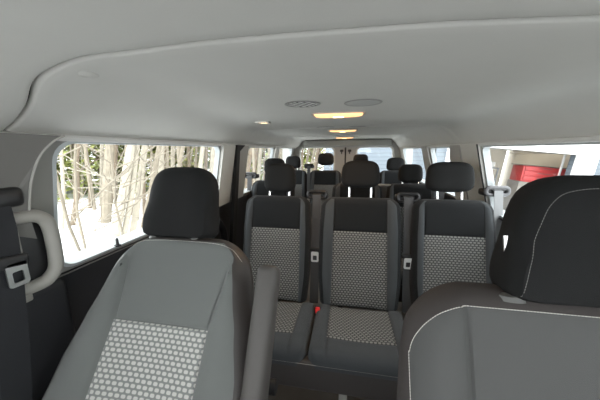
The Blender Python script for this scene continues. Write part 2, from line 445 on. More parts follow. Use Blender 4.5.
# ---- driver seat (right in the photo), close to the camera
def seat_driver():
    rec = 22; r = R(rec); X = .44
    t = empty('front_seat', (X, .20, 0), 'grey front seat nearest the camera, its cloth coloured darker for shade, curved white stitching, big black headrest', 'seat')
    H = .66; by, bz = .50-sin(r)*H+.05*cos(r), 1.105-cos(r)*H-.05*sin(r)
    Mt = Matrix.Translation((0, by-.20, bz)) @ back_matrix(rec)
    bm = pad(H, lin([(0, .27), (.12, .28), (.40, .282), (.50, .276), (.58, .265), (.62, .255), (.66, .245)]), lambda s: .165, lambda s: .06,
             split=.30, Rc=.10, Re=.06, bol=.014, Tb=.06, rim=.042, bowl=.010)
    bvh = BVHTree.FromBMesh(bm)
    P = [(-.264, .30), (-.264, .50)] + [(-.155-.109*cos(R(a)), .505+.1165*sin(R(a))) for a in range(10, 90, 10)] + [(-.155, .6215), (0, .6215), (.155, .6215)] + [(.155+.109*cos(R(a)), .505+.1165*sin(R(a))) for a in range(80, 0, -10)] + [(.264, .50), (.264, .30)]
    path = smooth_path([(a, b, 0) for a, b in P], 10)
    # everything outside the stitched seam is vinyl
    for f in bm.faces:
        c = f.calc_center_median()
        if c.z > -.02 and c.y > .31: f.material_index = 0
    st = bmesh.new(); stitch_path(st, snap(bvh, [(p.x, p.y) for p in path]), .0052, .0036, .00075)
    obj('backrest', xf(bm, Mt), [front_panel_mat(), M_clothf, M_pat, M_vinylf], t)
    obj('stitching', xf(st, Mt), M_stitch, t)
    h = make_headrest(t, .046, (by-.20, bz), 16, H-.014, .256, .238, .12, -.008, .079, n_off=-.035, taper=.16, pcx=-.048, cr=.027, label='large black headrest with stitched edge seam')
    # seam on the headrest
    bv = BVHTree.FromObject(h, bpy.context.evaluated_depsgraph_get()) if False else None
    tmp = bmesh.new(); tmp.from_mesh(h.data); bv = BVHTree.FromBMesh(tmp)
    pts = []
    for px, pz_ in [(-.128, -.105), (-.120, -.05), (-.110, .0), (-.100, .04), (-.088, .070), (-.068, .090), (-.035, .098), (0, .099), (.035, .098), (.068, .090), (.088, .070), (.100, .04), (.110, .0), (.120, -.05), (.128, -.105)]:
        pts.append((px, pz_, 0))
    out = []
    for p in smooth_path(pts, 6):
        hit = bv.ray_cast(Vector((p.x, -1, p.y)), Vector((0, 1, 0)))
        if hit[0]: out.append(hit[0]+Vector((0, -.0004, 0)))
    bmh = bmesh.new(); stitch_path(bmh, out, .0052, .0036, .0005); obj('seam_stitching', bmh, M_seam, h)
    tmp.free()
    cm = Matrix.Translation((0, by-.20-.02, .47)) @ cush_matrix(7)
    obj('cushion', xf(pad(.50, lambda s: .265, lambda s: .15, lambda s: .05, split=.40, Rc=.08, Re=.045, bol=.02, Tb=.10), cm), [M_cloth, M_cloth, M_pat, M_vinyl], t)
    bm = bmesh.new(); box(bm, (0, .02, .20), (.44, .48, .12), .02); box(bm, (0, .02, .07), (.40, .42, .14), .02); obj('seat_base', bm, M_black, t)
    return t
seat_driver()

# ---- bench seats
def bench(name, label, x0, y0, seats, cushions, belts, rec=14, ztop=1.085, cushz=.46, dark=False, group=None, cat='bench seat', red=None):
    """seats: (x, half width, insert half width, headrest w, h, gap); y0 = top of the backrests"""
    t = empty(name, (x0, y0-.35, 0), label, cat, group)
    oy = y0-.35; r = R(rec); H = .66
    by, bz = y0-sin(r)*H-oy+.05*cos(r), ztop-cos(r)*H-.05*sin(r)
    for (x, hw, pw, hrw, hrh, gap) in seats:
        bm = pad(H, lin([(0, hw-.015), (.2, hw), (.45, hw), (.6, hw-.008), (.66, hw-.02)]), lin([(0, pw), (.66, pw-.006)]), lambda s: .05,
                 split=.455, Rc=.06, Re=.04, bol=.016, Tb=.045, rim=.012, bowl=.008)
        b = obj('backrest', xf(bm, Matrix.Translation((x-x0, by, bz)) @ back_matrix(rec)), [M_clothb, M_clothd, M_patb, M_clothd], t)
        make_headrest(t, x-x0, (by, bz), rec, H, hrw, hrh, .10, gap, .066, n_off=-.02, groove=False)
    for (xa, xb) in cushions:
        hw = (xb-xa)/2; xm = (xa+xb)/2
        n = 1
        bm = pad(.42, lin([(0, hw), (.3, hw), (.42, hw-.003)]), lambda s: hw*.66, lambda s: .055, split=.300, Rc=.045, Re=.016, bol=.010, Tb=.07, rim=.0, bowl=.006)
        obj('cushion', xf(bm, Matrix.Translation((xm-x0, by-.035, cushz-.055)) @ cush_matrix(3)), [M_clothb, M_clothb, M_patb, M_clothb], t)
    xa, xb = min(c[0] for c in cushions)-x0, max(c[1] for c in cushions)-x0
    bm = bmesh.new(); box(bm, ((xa+xb)/2, by-.035-.392, cushz-.105), (xb-xa-.004, .05, .15), .018)
    k = obj('front_skirt', bm, M_vinyl, t, label='grey-brown vinyl strip below the cushions')
    bm = bmesh.new(); stitch_path(bm, [(xa+.01, by-.035-.4185, cushz-.038), (xb-.01, by-.035-.4185, cushz-.038)], .008, .0075, .0014); obj('piping', bm, M_pipe, k)
    bm = bmesh.new(); box(bm, ((xa+xb)/2, by-.21, cushz-.16), (xb-xa-.06, .30, .05), .01); obj('seat_frame', bm, M_black, t)
    return t, by, bz
M_leg = mat('pale_metal_leg', (.55, .55, .53), .4, metal=.6)
B1, by, bz = bench('bench_seat', 'first-row grey bench seat for three behind the front seats, with woven inserts', .13, 1.53,
    [(-.385, .222, .158, .205, .190, .025), (.130, .243, .158, .232, .170, .062), (.640, .222, .158, .255, .178, .045)],
    [(-.62, -.115), (-.11, .375), (.385, .86)], None)
for x, m1, m2, z in ((-.135, None, None, 1.085), (.408, None, None, 1.08)):
    belt_set(B1, x-.13, .40, z, .235, .30, .62, w=.052)
belt_set(B1, .895-.13, .44, 1.12, .29, .5, .66, mat_guide=mat('silver_guide', (.10, .10, .105), .4, metal=.2), mat_web=mat('window_lit_webbing', (.20, .205, .21), .6))  # strap made paler, window light put into its colour
bm = bmesh.new(); box(bm, (0, 0, 0), (.035, .03, .075), .01, rot=Matrix.Rotation(R(-15), 3, 'X'))
bk = obj('belt_buckle', bm, M_black, B1); bk.location = (-.098-.13, .13, .445)
bm = bmesh.new(); box(bm, (0, -.010, .022), (.026, .016, .034), .005, rot=Matrix.Rotation(R(-15), 3, 'X')); obj('release_button', bm, M_red, bk, label='red release button')
for x in (-.45, .055, .70):
    bm = bmesh.new(); box(bm, (x-.13, -.13, .15), (.04, .05, .30), .008); box(bm, (x-.13, -.13, .008), (.07, .12, .016), .004); obj('leg', bm, M_leg, B1)
    bm = bmesh.new(); box(bm, (x-.13, .22, .15), (.04, .05, .30), .008); obj('leg', bm, M_black, B1)

B2a, _, _ = bench('single_seat', 'single black second-row seat beside the left windows', -.65, 2.32, [(-.65, .22, .15,   .205, .155, .065)], [(-.87, -.43)], None, ztop=1.09, cat='seat')
belt_set(B2a, -.22, .36, 1.13, .235, .45, .55); legs(B2a, (-.15, .15), (-.12, .2), .28)
B2, _, _ = bench('bench_seat', 'second-row dark bench seat for two, right of the aisle', .37, 2.32,
    [(.14, .23, .155, .225, .175, .03), (.60, .222, .155, .20, .165, .012)], [(-.09, .365), (.37, .825)], None, ztop=1.075)
belt_set(B2, .375-.37, .37, 1.03, .235, .4, .55, mat_guide=M_vent); belt_set(B2, .835-.37, .37, 1.08, .235, .4, .55)
legs(B2, (-.35, .35), (-.12, .2), .28)
B3, _, _ = bench('bench_seat', 'rearmost dark bench seat for four in front of the back doors', -.02, 3.5,
    [(-.715, .22, .15, .215, .175, .03), (-.25, .225, .15, .22, .17, .075), (.222, .225, .15, .20, .165, .06), (.675, .22, .15, .225, .175, .0)],
    [(-.94, -.48), (-.478, -.02), (-.018, .45), (.452, .90)], None, ztop=1.10)
belt_set(B3, -.47+.02, .33, 1.15, .235, .4, .55); legs(B3, (-.75, -.2, .3, .8), (-.12, .2), .28)

# ================================================================== THE VAN BODY (setting)
YF, YR = -.75, 4.12
def wl(z):      # left inner wall x
    return -.905 if z < .95 else -.86+(z-1.0)*.2
def wr(z):
    return .94 if z < .95 else .90-(z-1.0)*.25
# floor
bm = bmesh.new(); box(bm, (0, (YF+YR)/2, -.03), (1.96, YR-YF, .06)); struct('floor', bm, M_floor, smooth=False)
# lower side walls
for side, f, sgn in (('left', wl, -1), ('right', wr, 1)):
    bm = bmesh.new(); prof = [(0, .03), (.25, .0), (.55, -.0), (.78, .0), (.90, .012), (.955, .03), (.972, .06)]
    n = 40; rows = []
    ys = [YF+(YR-YF)*i/n for i in range(n+1)]
    base = .905 if sgn < 0 else .94
    for y in ys:
        rr = []
        for z, k in prof: rr.append(bm.verts.new((sgn*(base-k*.8), y, z)))
        for z, k in reversed(prof): rr.append(bm.verts.new((sgn*(base+.05), y, z)))
        rows.append(rr)
    for a, b in zip(rows, rows[1:]):
        for j in range(len(a)): bm.faces.new((a[j], a[(j+1) % len(a)], b[(j+1) % len(a)], b[j]))
    bm.faces.new(rows[0]); bm.faces.new(rows[-1])
    struct('wall_%s' % side, bm, M_dark)
# upper walls with window openings
LW = [(.61, 1.60, .985, 1.392, [.05, .06, .06, .05]), (2.06, 2.86, .985, 1.392, [.05, .09, .06, .05]), (3.05, 3.86, .985, 1.392, [.05, .05, .05, .05]), (-.62, .22, .985, 1.38, [.05]*4)]
RW = [(.50, 1.66, .985, 1.372, [.03, .05, .05, .03]), (2.12, 2.62, .985, 1.372, [.05, .05, .05, .09]), (2.86, 3.86, .985, 1.372, [.05]*4), (-.62, .22, .985, 1.36, [.05]*4)]
wn = 1
for side, f, W, sgn in (('left', wl, LW, -1), ('right', wr, RW, 1)):
    f3 = lambda a, b, d, f=f, sgn=sgn: (f(b)+sgn*d, a, b)
    outer = [(YF, .96), (YR, .96), (YR, 1.46), (YF, 1.46)]
    bm = bmesh.new(); holes = [rrect(a, b, c, d, .05, 6, rs) for a, b, c, d, rs in W]
    panel(bm, outer, holes, f3, .03)
    struct('wall_%s_upper' % side, bm, M_wallgrey if sgn < 0 else M_trimlight, smooth=False)
    for (a, b, c, d, rs), h in zip(W, holes):
        # reveal ring running out to the glass
        fl = .046*max(b, 0)+.005
        bm = bmesh.new(); h2 = rrect(a+.012, b+fl, c+.012, d+.004, .045, 6, [q*.9 for q in rs])
        V = []
        for ring, dep in ((rrect(a+.003, b-.003, c+.003, d-.003, .05, 6, rs), -.003), (rrect(a-.006, b+.006, c-.006, d+.006, .05, 6, [q*1.05 for q in rs]), .0), (rrect(a+.003, b-.003, c+.003, d-.003, .05, 6, rs), .03), (h2, .07), (h2, .074), (rrect(a-.02, b+fl+.02, c-.02, d+.03, .05, 6, rs), .076)):
            V.append([bm.verts.new(f3(p[0], p[1], dep)) for p in ring])
        V = [V[1], V[0], V[2], V[3], V[4], V[5]]
        for A, B in zip(V, V[1:]):
            for i in range(len(A)): bm.faces.new((A[i], A[(i+1) % len(A)], B[(i+1) % len(A)], B[i]))
        fr = struct('window_%d' % wn, bm, M_reveal)
        bm = bmesh.new(); g0 = [bm.verts.new(f3(p[0], p[1], .069)) for p in rrect(a-.004, b+fl+.004, c-.004, d+.010, .05, 6, rs)]
        bm.faces.new(g0); obj('pane', bm, M_glass, fr, smooth=False)
        wn += 1
    # upper belt trim below headliner
    bm = bmesh.new(); zt = 1.404 if sgn < 0 else 1.386
    tube(bm, [(f(zt)-sgn*.004, YF+.02, zt), (f(zt)-sgn*.004, 2.0, zt), (f(zt)-sgn*.004, YR, zt)], .010, 8)
    struct('trim_%d' % (1 if sgn < 0 else 2), bm, M_headtrim)
# left pillars
def pillar(name, side, pts, thick, m, hole=None):
    f = wl if side < 0 else wr
    bm = bmesh.new(); panel(bm, pts, hole or [], lambda a, b, d: (f(b)-side*(.002+thick-d), a, b), thick)
    return struct(name, bm, m, smooth=False)
pillar('trim_3', -1, [(1.612, .975), (1.80, .975), (1.785, 1.40), (1.605, 1.40)], .022, M_trimlight)
pillar('trim_4', -1, [(1.795, .30), (1.865, .30), (1.865, 1.36), (1.95, 1.405), (1.80, 1.405)], .028, M_seal)
pillar('trim_5', -1, [(1.868, .975), (2.06, .975), (2.035, 1.40), (1.955, 1.40), (1.868, 1.355)], .024, M_trim)
pillar('trim_6', -1, [(2.87, .975), (3.04, .975), (3.04, 1.40), (2.87, 1.40)], .022, M_trimlight)
pillar('trim_7', 1, [(1.672, .975), (1.90, .975), (1.90, 1.385), (1.672, 1.385)], .02, M_trimlight)
pillar('trim_8', 1, [(1.902, .975), (2.11, .975), (2.09, 1.30), (2.05, 1.385), (1.902, 1.385)], .03, M_trim)
pillar('trim_9', 1, [(2.64, .975), (2.84, .975), (2.84, 1.385), (2.64, 1.385)], .02, M_trim)
# thin dark seal on the first right window edge
bm = bmesh.new(); tube(bm, [(wr(z)-.024, 1.664, z) for z in (1.385, 1.3, 1.2, 1.1, .98)], .004, 6); struct('trim_10', bm, M_seal)
# B pillar trim with arched rear edge
arc = [(.42, .94), (.570, .94), (.560, 1.0), (.518, 1.20), (.522, 1.26), (.532, 1.31), (.55, 1.355), (.58, 1.39), (.61, 1.408), (.30, 1.408), (.30, .94)]
pillar('trim_11', -1, arc, .035, M_pillar)
bm = bmesh.new(); tube(bm, smooth_path([(wl(z)+.038, y, z) for y, z in arc[3:9]], 5), .003, 8); struct('trim_12', bm, M_trim)
# lower B pillar
bm = bmesh.new(); box(bm, (-.875, .45, .52), (.06, .34, .88), .02); struct('trim_13', bm, M_dark)
# lower moulding behind the sliding door
bm = bmesh.new(); tube(bm, smooth_path([(-.868, 1.61, .97), (-.862, 1.62, .90), (-.85, 1.66, .84), (-.85, 1.70, .76), (-.86, 1.72, .60)], 6), .026, 10, flat=.8); struct('trim_14', bm, M_black)
bm = bmesh.new(); box(bm, (-.90, 1.12, .50), (.03, .90, .45), .012); struct('trim_15', bm, M_dark)

# unseen dashboard and bonnet behind the camera, added to block ground light
t = empty('dashboard', (0, -.62, 0), 'dark dashboard unseen across the front of the cabin, added to block ground light', 'dashboard')
bm = bmesh.new(); box(bm, (0, -.05, .80), (1.74, .36, .42), .08); box(bm, (0, -.05, .32), (.5, .30, .60), .04); obj('body', bm, M_dark, t)
bm = bmesh.new(); box(bm, (.44, .16, .93), (.34, .10, .10), .03); obj('instrument_hood', bm, M_dark, t)
bm = bmesh.new(); box(bm, (0, -1.35, .80), (1.8, 1.1, .30), .10, rot=Matrix.Rotation(R(9), 3, 'X')); struct('bonnet', bm, M_body)
# rear doors
bm = bmesh.new(); f3 = lambda a, b, d: (a, YR-.02+d, b)
holes = [rrect(-.70, -.165, .78, 1.395, .06, 6), rrect(.19, .715, .78, 1.395, .06, 6)]
panel(bm, [(-1.0, 0), (1.0, 0), (1.0, 1.56), (-1.0, 1.56)], holes, f3, .05); WB = struct('wall_back', bm, M_trim)
for k, (a, b) in enumerate(((-.70, -.165), (.19, .715))):
    bm = bmesh.new(); o = rrect(a-.02, b+.02, .76, 1.41, .07, 6); i2 = rrect(a+.004, b-.004, .784, 1.391, .058, 6)
    panel(bm, o, [i2], lambda p, q, d: (p, YR-.045+d, q), .06); fr = struct('window_%d' % wn, bm, M_trimlight)
    bm = bmesh.new(); bm.faces.new([bm.verts.new((p, YR+.012, q)) for p, q in rrect(a, b, .78, 1.395, .06, 6)]); obj('pane', bm, M_glass, fr, smooth=False); wn += 1
bm = bmesh.new(); box(bm, (.012, YR-.045, .72), (.022, .03, 1.36), .006); struct('trim_16', bm, M_seal)
for x in (-.045, .075):
    bm = bmesh.new(); box(bm, (x, YR-.05, 1.35), (.05, .04, .035), .01); L = obj('door_latch', bm, M_black, WB)
    bm = bmesh.new(); tube(bm, [(x, YR-.06, 1.35), (x, YR-.065, 1.30)], .008, 8); obj('latch_lever', bm, M_black, L)
# header above the rear doors: a soft box running across
bm = bmesh.new(); box(bm, (.03, YR-.10, 1.465), (1.30, .16, .10), .035); struct('trim_17', bm, M_wallgrey)

# ceiling: rear headliner
def prof(y):
    xl = -.482-.194*min(max((y-.51)/1.37, 0), 1)
    return [(-.80, 1.396), (-.785, 1.409), (-.765, 1.418), (-.72, 1.437), ((xl-.72)/2, (1.512+1.437)/2-.002), (xl, 1.512), (xl+.035, 1.523), (xl+.08, 1.528), (-.2, 1.532), (0, 1.533), (.30, 1.532), (.60, 1.530), (.66, 1.524), (.70, 1.508), (.74, 1.475), (.77, 1.435), (.79, 1.408), (.81, 1.380)]
def pz(x, y):
    P = prof(y)
    for (a, za), (b, zb) in zip(P, P[1:]):
        if x <= b: return za+(zb-za)*max(0, (x-a))/(b-a)
    return P[-1][1]
def smoothz(x, y):
    return sum(pz(x+d, y)*w for d, w in ((-.02, .15), (-.01, .22), (0, .26), (.01, .22), (.02, .15)))
SEAM = [(-.82, .51), (-.776, .500), (-.729, .500), (-.638, .468), (-.560, .428), (-.515, .412), (-.444, .416), (-.323, .418), (-.188, .414), (-.025, .417), (.185, .427), (.378, .449), (.55, .48), (.7, .54), (.82, .60)]
def seam(x):
    for (a, ya), (b, yb) in zip(SEAM, SEAM[1:]):
        if x <= b: return ya+(yb-ya)*(x-a)/(b-a)
    return SEAM[-1][1]
def seam_s(x): return sum(seam(x+d)*w for d, w in ((-.02, .2), (-.01, .2), (0, .2), (.01, .2), (.02, .2)))
NX = 150; xs = [-.80+1.61*i/NX for i in range(NX+1)]
lip = [(0, .013), (.001, .008), (.003, .004), (.007, .001), (.012, 0), (.035, 0)]
bm = bmesh.new(); rows = []
for x in xs:
    ys = seam_s(x)+(.0035 if x > -.42 else .0012); col = [bm.verts.new((x, ys+a, smoothz(x, ys+a)+b)) for a, b in lip]
    for i in range(1, 41):
        y = ys+.035+(YR-.03-ys-.035)*i/40
        zz = smoothz(x, y) - .012*max(0, (y-3.2))/.9
        col.append(bm.verts.new((x, y, zz)))
    rows.append(col)
for a, b in zip(rows, rows[1:]):
    for i in range(len(a)-1): bm.faces.new((a[i], b[i], b[i+1], a[i+1]))
struct('ceiling', bm, M_head)
bm = bmesh.new(); rows = []
for x in xs:
    ys = seam_s(x)-(.0035 if x > -.42 else .0012); col = [bm.verts.new((x, ys-a, smoothz(x, ys)+b-.003)) for a, b in lip]
    for i in range(1, 13):
        y = ys-.035-(ys-.035-YF)*i/12; col.append(bm.verts.new((x, y, smoothz(x, min(y, .3))-.003-.02*max(0, (-.1-y)))))
    rows.append(col)
for a, b in zip(rows, rows[1:]):
    for i in range(len(a)-1): bm.faces.new((a[i], a[i+1], b[i+1], b[i]))
struct('ceiling_front', bm, M_head)
bm = bmesh.new(); box(bm, (0, (YF+YR)/2, 1.60), (1.9, YR-YF, .03)); struct('roof_shell', bm, M_body, smooth=False)
bm = bmesh.new()
for s in (-1, 1): box(bm, (s*.90, (YF+YR)/2, 1.52), (.10, YR-YF, .15), .02)
struct('roof_rail', bm, M_body)
bm = bmesh.new(); strip = [(x, seam_s(x), smoothz(x, seam_s(x))+.022) for x in xs[::3]]; tube(bm, strip, .012, 6); struct('ceiling_gap', bm, M_gap)
# raised ribs across the headliner
for k, (y, wv) in enumerate(((2.05, .05), (3.2, .04))):
    bm = bmesh.new(); rows = []
    for x in xs:
        xx = x*.985; bend = .10*(abs(xx)/.8)**4; rows.append([bm.verts.new((xx, y-bend+a, smoothz(xx, y)+b)) for a, b in ((-wv, .004), (-wv*.8, -.003), (-wv*.4, -.006), (wv*.4, -.006), (wv*.8, -.003), (wv, .004))])
    for a, b in zip(rows, rows[1:]):
        for i in range(len(a)-1): bm.faces.new((a[i], b[i], b[i+1], a[i+1]))
    struct('ceiling_rib_%d' % (k+1), bm, M_head)

# ================================================================== CEILING FITTINGS
def dome_light(y, z, label):
    k = 1.14; t = empty('dome_light', (.0, y, z), label, 'ceiling light', 'dome lights along the ceiling')
    bm = bmesh.new(); pts = rrect(-.112*k, .112*k, -.052*k, .052*k, .03, 6)
    panel(bm, pts, [rrect(-.102*k, .102*k, -.042*k, .042*k, .02, 6)], lambda a, b, d: (a, b, -.005+d), .007); obj('bezel', bm, M_bezel, t)
    bm = bmesh.new(); V = []
    for q, zz in ((1, 0), (1, -.006), (.96, -.010), (.85, -.013), (.6, -.015)): V.append([bm.verts.new((a*q, b*q, zz)) for a, b in rrect(-.101*k, .101*k, -.041*k, .041*k, .02, 6)])
    for A, B in zip(V, V[1:]):
        for i in range(len(A)): bm.faces.new((A[i], A[(i+1) % len(A)], B[(i+1) % len(A)], B[i]))
    bm.faces.new(V[-1]); L = obj('lens', bm, M_lens, t, label='glowing amber lens')
    bm = bmesh.new(); box(bm, (0, 0, -.0155), (.05, .036, .003), .001); obj('bulb_window', bm, M_bulb, L)
    l = bpy.data.lights.new('lamp', 'AREA'); l.shape = 'RECTANGLE'; l.size = .17; l.size_y = .06; l.energy = .8; l.color = (1, .62, .3)
    lo = bpy.data.objects.new('lamp_glow', l); link(lo, t); lo.location = (0, 0, -.020)
dome_light(1.295, 1.532, 'glowing amber dome light, nearest of the three along the ceiling centre')
dome_light(2.34, 1.532, 'glowing amber dome light, middle of the three along the ceiling centre')
dome_light(3.55, 1.527, 'glowing amber dome light, farthest of the three along the ceiling centre')
def ring(bm, r0, r1, z0, z1, n=40):
    V = [[bm.verts.new((r*cos(2*pi*i/n), r*sin(2*pi*i/n), z)) for i in range(n)] for r, z in ((r1, 0), (r1, z1), (r1-.003, z0), (r0+.002, z0), (r0, z1), (r0, 0))]
    for A, B in zip(V, V[1:]):
        for i in range(n): bm.faces.new((A[i], A[(i+1) % n], B[(i+1) % n], B[i]))
def louvre_vent(x, y, label):
    t = empty('air_vent', (x, y, 1.5312), label, 'air vent', 'round louvred vents')
    bm = bmesh.new(); ring(bm, .054, .068, -.0018, -.001); obj('vent_ring', bm, M_vent, t)
    bm = bmesh.new(); tube(bm, [(0, 0, -.0003), (0, 0, .0005)], .055, 32); obj('vent_recess', bm, M_gap, t)
    for i in range(-2, 3):
        c = i*.0205; hl = sqrt(max(0, .052**2-c*c))
        bm = bmesh.new(); box(bm, (0, 0, 0), (.0085, 2*hl, .002), .0006)
        s = obj('louvre', bm, M_headtrim, t); s.location = (c, 0, -.0012)
        s.rotation_euler.z = R(-25) if False else 0
    t.rotation_euler.z = R(-28)
def speaker(x, y, label):
    t = empty('ceiling_speaker', (x, y, 1.5312), label, 'speaker', 'round ceiling speakers')
    bm = bmesh.new(); ring(bm, .060, .069, -.003, -.0015); obj('trim_ring', bm, M_vent, t)
    bm = bmesh.new(); tube(bm, [(0, 0, .0), (0, 0, -.002), (0, 0, -.003)], [.061, .061, .056], 36); obj('grille', bm, M_spk, t)
for i, (y, w) in enumerate(((.998, 'nearest'), (2.02, 'middle'), (3.45, 'farthest'))):
    louvre_vent(-.123, y, 'round louvred ceiling vent, %s of the three left of the dome lights' % w)
    speaker(.100 if i == 0 else .112, y+.02, 'plain round speaker grille, %s of the three right of the dome lights' % w)
t = empty('reading_lamp', (-.452, 1.513, 1.527), 'small rectangular lit lamp on the left of the ceiling', 'lamp')
bm = bmesh.new(); panel(bm, rrect(-.042, .042, -.03, .03, .008, 4), [rrect(-.018, .028, -.018, .018, .004, 3)], lambda a, b, d: (a, b, -.006+d), .01); obj('housing', bm, M_trimlight, t)
bm = bmesh.new(); box(bm, (.005, 0, -.001), (.044, .035, .004), .001); obj('lens', bm, M_bulb, t, label='small warm lit lens')
bm = bmesh.new(); tube(bm, [(0, 0, .001), (0, 0, -.003), (0, 0, -.005)], [.014, .014, .011], 28, flat=1.5)
o = struct('trim_18', bm, M_head); o.location = (-.473, .47, 1.5185); o.rotation_euler = (0, R(-16), 0)

# ================================================================== LEFT B PILLAR: grab handle and belt
t = empty('grab_handle', (wl(1.1)+.04, .520, 1.10), 'pale D-shaped grab handle on the pillar before the left window', 'handle')
bm = bmesh.new()
pts = [(.005, -.05, .098), (.012, -.02, .096), (.018, .012, .092), (.020, .034, .066), (.020, .038, 0), (.018, .034, -.064), (.014, .012, -.093), (.008, -.015, -.100), (.004, -.045, -.099)]
tube(bm, smooth_path(pts, 5), .0175, 12, up=(1, 0, 0)); obj('grip', bm, M_handle, t)
bm = bmesh.new(); box(bm, (.006, -.045, 0), (.014, .035, .27), .006); obj('mount_plate', bm, M_handle, t)
bm = bmesh.new(); box(bm, (-.004, .005, -.005), (.012, .08, .17), .005); obj('recess', bm, M_black, t)
t = empty('seat_belt', (-.795, .435, 1.275), 'black front seat belt hanging on the pillar by the grab handle', 'seat belt')
bm = bmesh.new(); box(bm, (-.005, .020, .035), (.045, .042, .12), .016); box(bm, (.012, .022, -.022), (.05, .10, .05), .018); obj('height_adjuster', bm, M_black, t)
bm = bmesh.new(); strap(bm, [(.03, .008, -.02), (.038, .006, -.10), (.038, .0, -.2), (.036, -.02, -.40), (.03, -.05, -.65), (.0, -.08, -.95)], .062, .0016, side=(0, 1, .05)); obj('webbing', bm, M_webgrey, t)
bm = bmesh.new(); box(bm, (.042, -.002, -.175), (.02, .088, .034), .008, rot=Matrix.Rotation(R(-8), 3, 'X')); k = obj('latch_holder', bm, M_black, t)
bm = xf(tongue_bm(1.0), Matrix.Rotation(R(90), 4, 'Z')); q = obj('latch_tongue', bm, M_metal, k); q.location = (.052, .012, -.178)
# small black antenna-like knob on the window ledge
t = empty('lock_knob', (-.862, .832, .985), 'small black knob standing on the sill of the first left window', 'knob')
bm = bmesh.new(); tube(bm, [(0, 0, 0), (0, 0, .010), (0, 0, .028), (0, 0, .034)], [.010, .006, .005, .003], 12); obj('pin', bm, M_black, t)
bm = bmesh.new(); tube(bm, [(0, 0, .0), (0, 0, .006)], .012, 14); obj('collar', bm, M_black, t)

# ================================================================== OUTSIDE
GZ = -.7
bm = bmesh.new(); n = 60
vs = [[bm.verts.new((-45+90*i/n, -15+75*j/n, GZ+.10*sin(i*.9)*cos(j*.7)*(1 if i < n*.45 else .1)+max(0, (-(-45+90*i/n)-9))*.035)) for j in range(n+1)] for i in range(n+1)]
for i in range(n):
    for j in range(n): bm.faces.new((vs[i][j], vs[i+1][j], vs[i+1][j+1], vs[i][j+1]))
struct('ground', bm, M_snow)
bm = bmesh.new(); box(bm, (5.5, 3.6, GZ+.02), (5.5, 8.2, .24), .05); struct('driveway', bm, M_conc)

def wob(a, k): return a+random.uniform(-k, k)
def tree(x, y, h, r, m, lean=(0, 0), nb=10, label='', cat='tree', group='bare trees in the snow'):
    z0 = GZ+max(0, -x-9)*.035-.12
    t = empty('bare_tree', (x, y, z0), label, cat, group)
    pts = [Vector((lean[0]*k/4+random.uniform(-.05, .05)*(k > 0), lean[1]*k/4+random.uniform(-.05, .05)*(k > 0), h*k/8)) for k in range(9)]
    bm = bmesh.new(); tube(bm, pts, [r*(1.15-.75*k/8) for k in range(9)], 9); obj('trunk', bm, m, t)
    bm = bmesh.new()
    for b in range(nb):
        k = random.uniform(.12, .95); i = min(7, int(k*8)); p = pts[i].lerp(pts[i+1], k*8-i)
        a = random.uniform(0, 2*pi); L = random.uniform(.5, 1.9)*(1.1-k*.5); up = random.uniform(.1, .9)
        q = [p]
        for s in range(1, 5): q.append(q[-1]+Vector((cos(a), sin(a), up+random.uniform(-.3, .3)))*L/4); a += random.uniform(-.35, .35)
        tube(bm, q, [r*.22*(1-.2*s)+.003 for s in range(5)], 5)
        for s in (1, 2, 3):
            a2 = a+random.choice((-.8, .8)); tube(bm, [q[s], q[s]+Vector((cos(a2), sin(a2), .4))*L*.22, q[s]+Vector((cos(a2), sin(a2), .7))*L*.42], [.007, .005, .002], 4)
    obj('branches', bm, m, t)
    return t
def conifer(x, y, h, r, m, label):
    z0 = GZ+max(0, -x-9)*.035-.15
    t = empty('evergreen_tree', (x, y, z0), label, 'tree', 'evergreens at the back of the wood')
    bm = bmesh.new(); tube(bm, [(0, 0, 0), (0, 0, h*.5), (0, 0, h*.96)], [.14, .09, .02], 8); obj('trunk', bm, M_brown, t)
    bm = bmesh.new()
    for i in range(3600):
        k = random.random()**.8; z = h*(.06+.94*k); rr = r*(1-k)**.8*random.uniform(.35, 1.05)+.05; a = random.uniform(0, 2*pi)
        c = Vector((cos(a)*rr, sin(a)*rr, z-rr*.15)); d = Vector((cos(a), sin(a), random.uniform(-.5, .2)))*random.uniform(.25, .5)
        s = Vector((-sin(a), cos(a), random.uniform(-.4, .4)))*random.uniform(.06, .15)
        bm.faces.new([bm.verts.new(c-s), bm.verts.new(c+d*.6-s*.6), bm.verts.new(c+d), bm.verts.new(c+s)])
    obj('foliage', bm, m, t, smooth=False)

CAMX = .05
def at(az, d): return CAMX-sin(az)*d, cos(az)*d      # azimuth to the left of straight back
# near trunks seen through the first left window
spec = [(48.9, 9.64, .125, M_bark, .75, 'thick grey-brown trunk standing straight, behind the leaning one left of the passenger headrest'),
        (48.5, 7.2, .095, M_birch, 1.2, 'pale leaning trunk nearest the van, left of the passenger headrest'),
        (46.9, 7.3, .06, M_birch, 1.1, 'slim pale trunk, first to the right of the nearest leaning trunk'),
        (45.4, 7.5, .07, M_birch, 1.1, 'pale trunk touching the left edge of the passenger headrest'),
        (43.7, 7.8, .06, M_bark, 1.2, 'slim grey trunk rising behind the top left of the passenger headrest'),
        (41.2, 8.2, .07, M_birch, .9, 'pale trunk rising behind the middle of the passenger headrest'),
        (38.4, 8.6, .06, M_bark, 1.0, 'slim grey trunk rising behind the right of the passenger headrest'),
        (34.2, 8.8, .07, M_birch, 1.0, 'pale trunk just right of the passenger headrest'),
        (31.5, 9.4, .08, M_birch, .9, 'pale trunk at the rear edge of the first left window')]
for az, d, r, m, ln, lb in spec:
    a_ = R(az); x, y = at(a_, d); tree(x, y, 9, r, m, (cos(a_)*ln, sin(a_)*ln), 12, lb, group=None)
k = 0
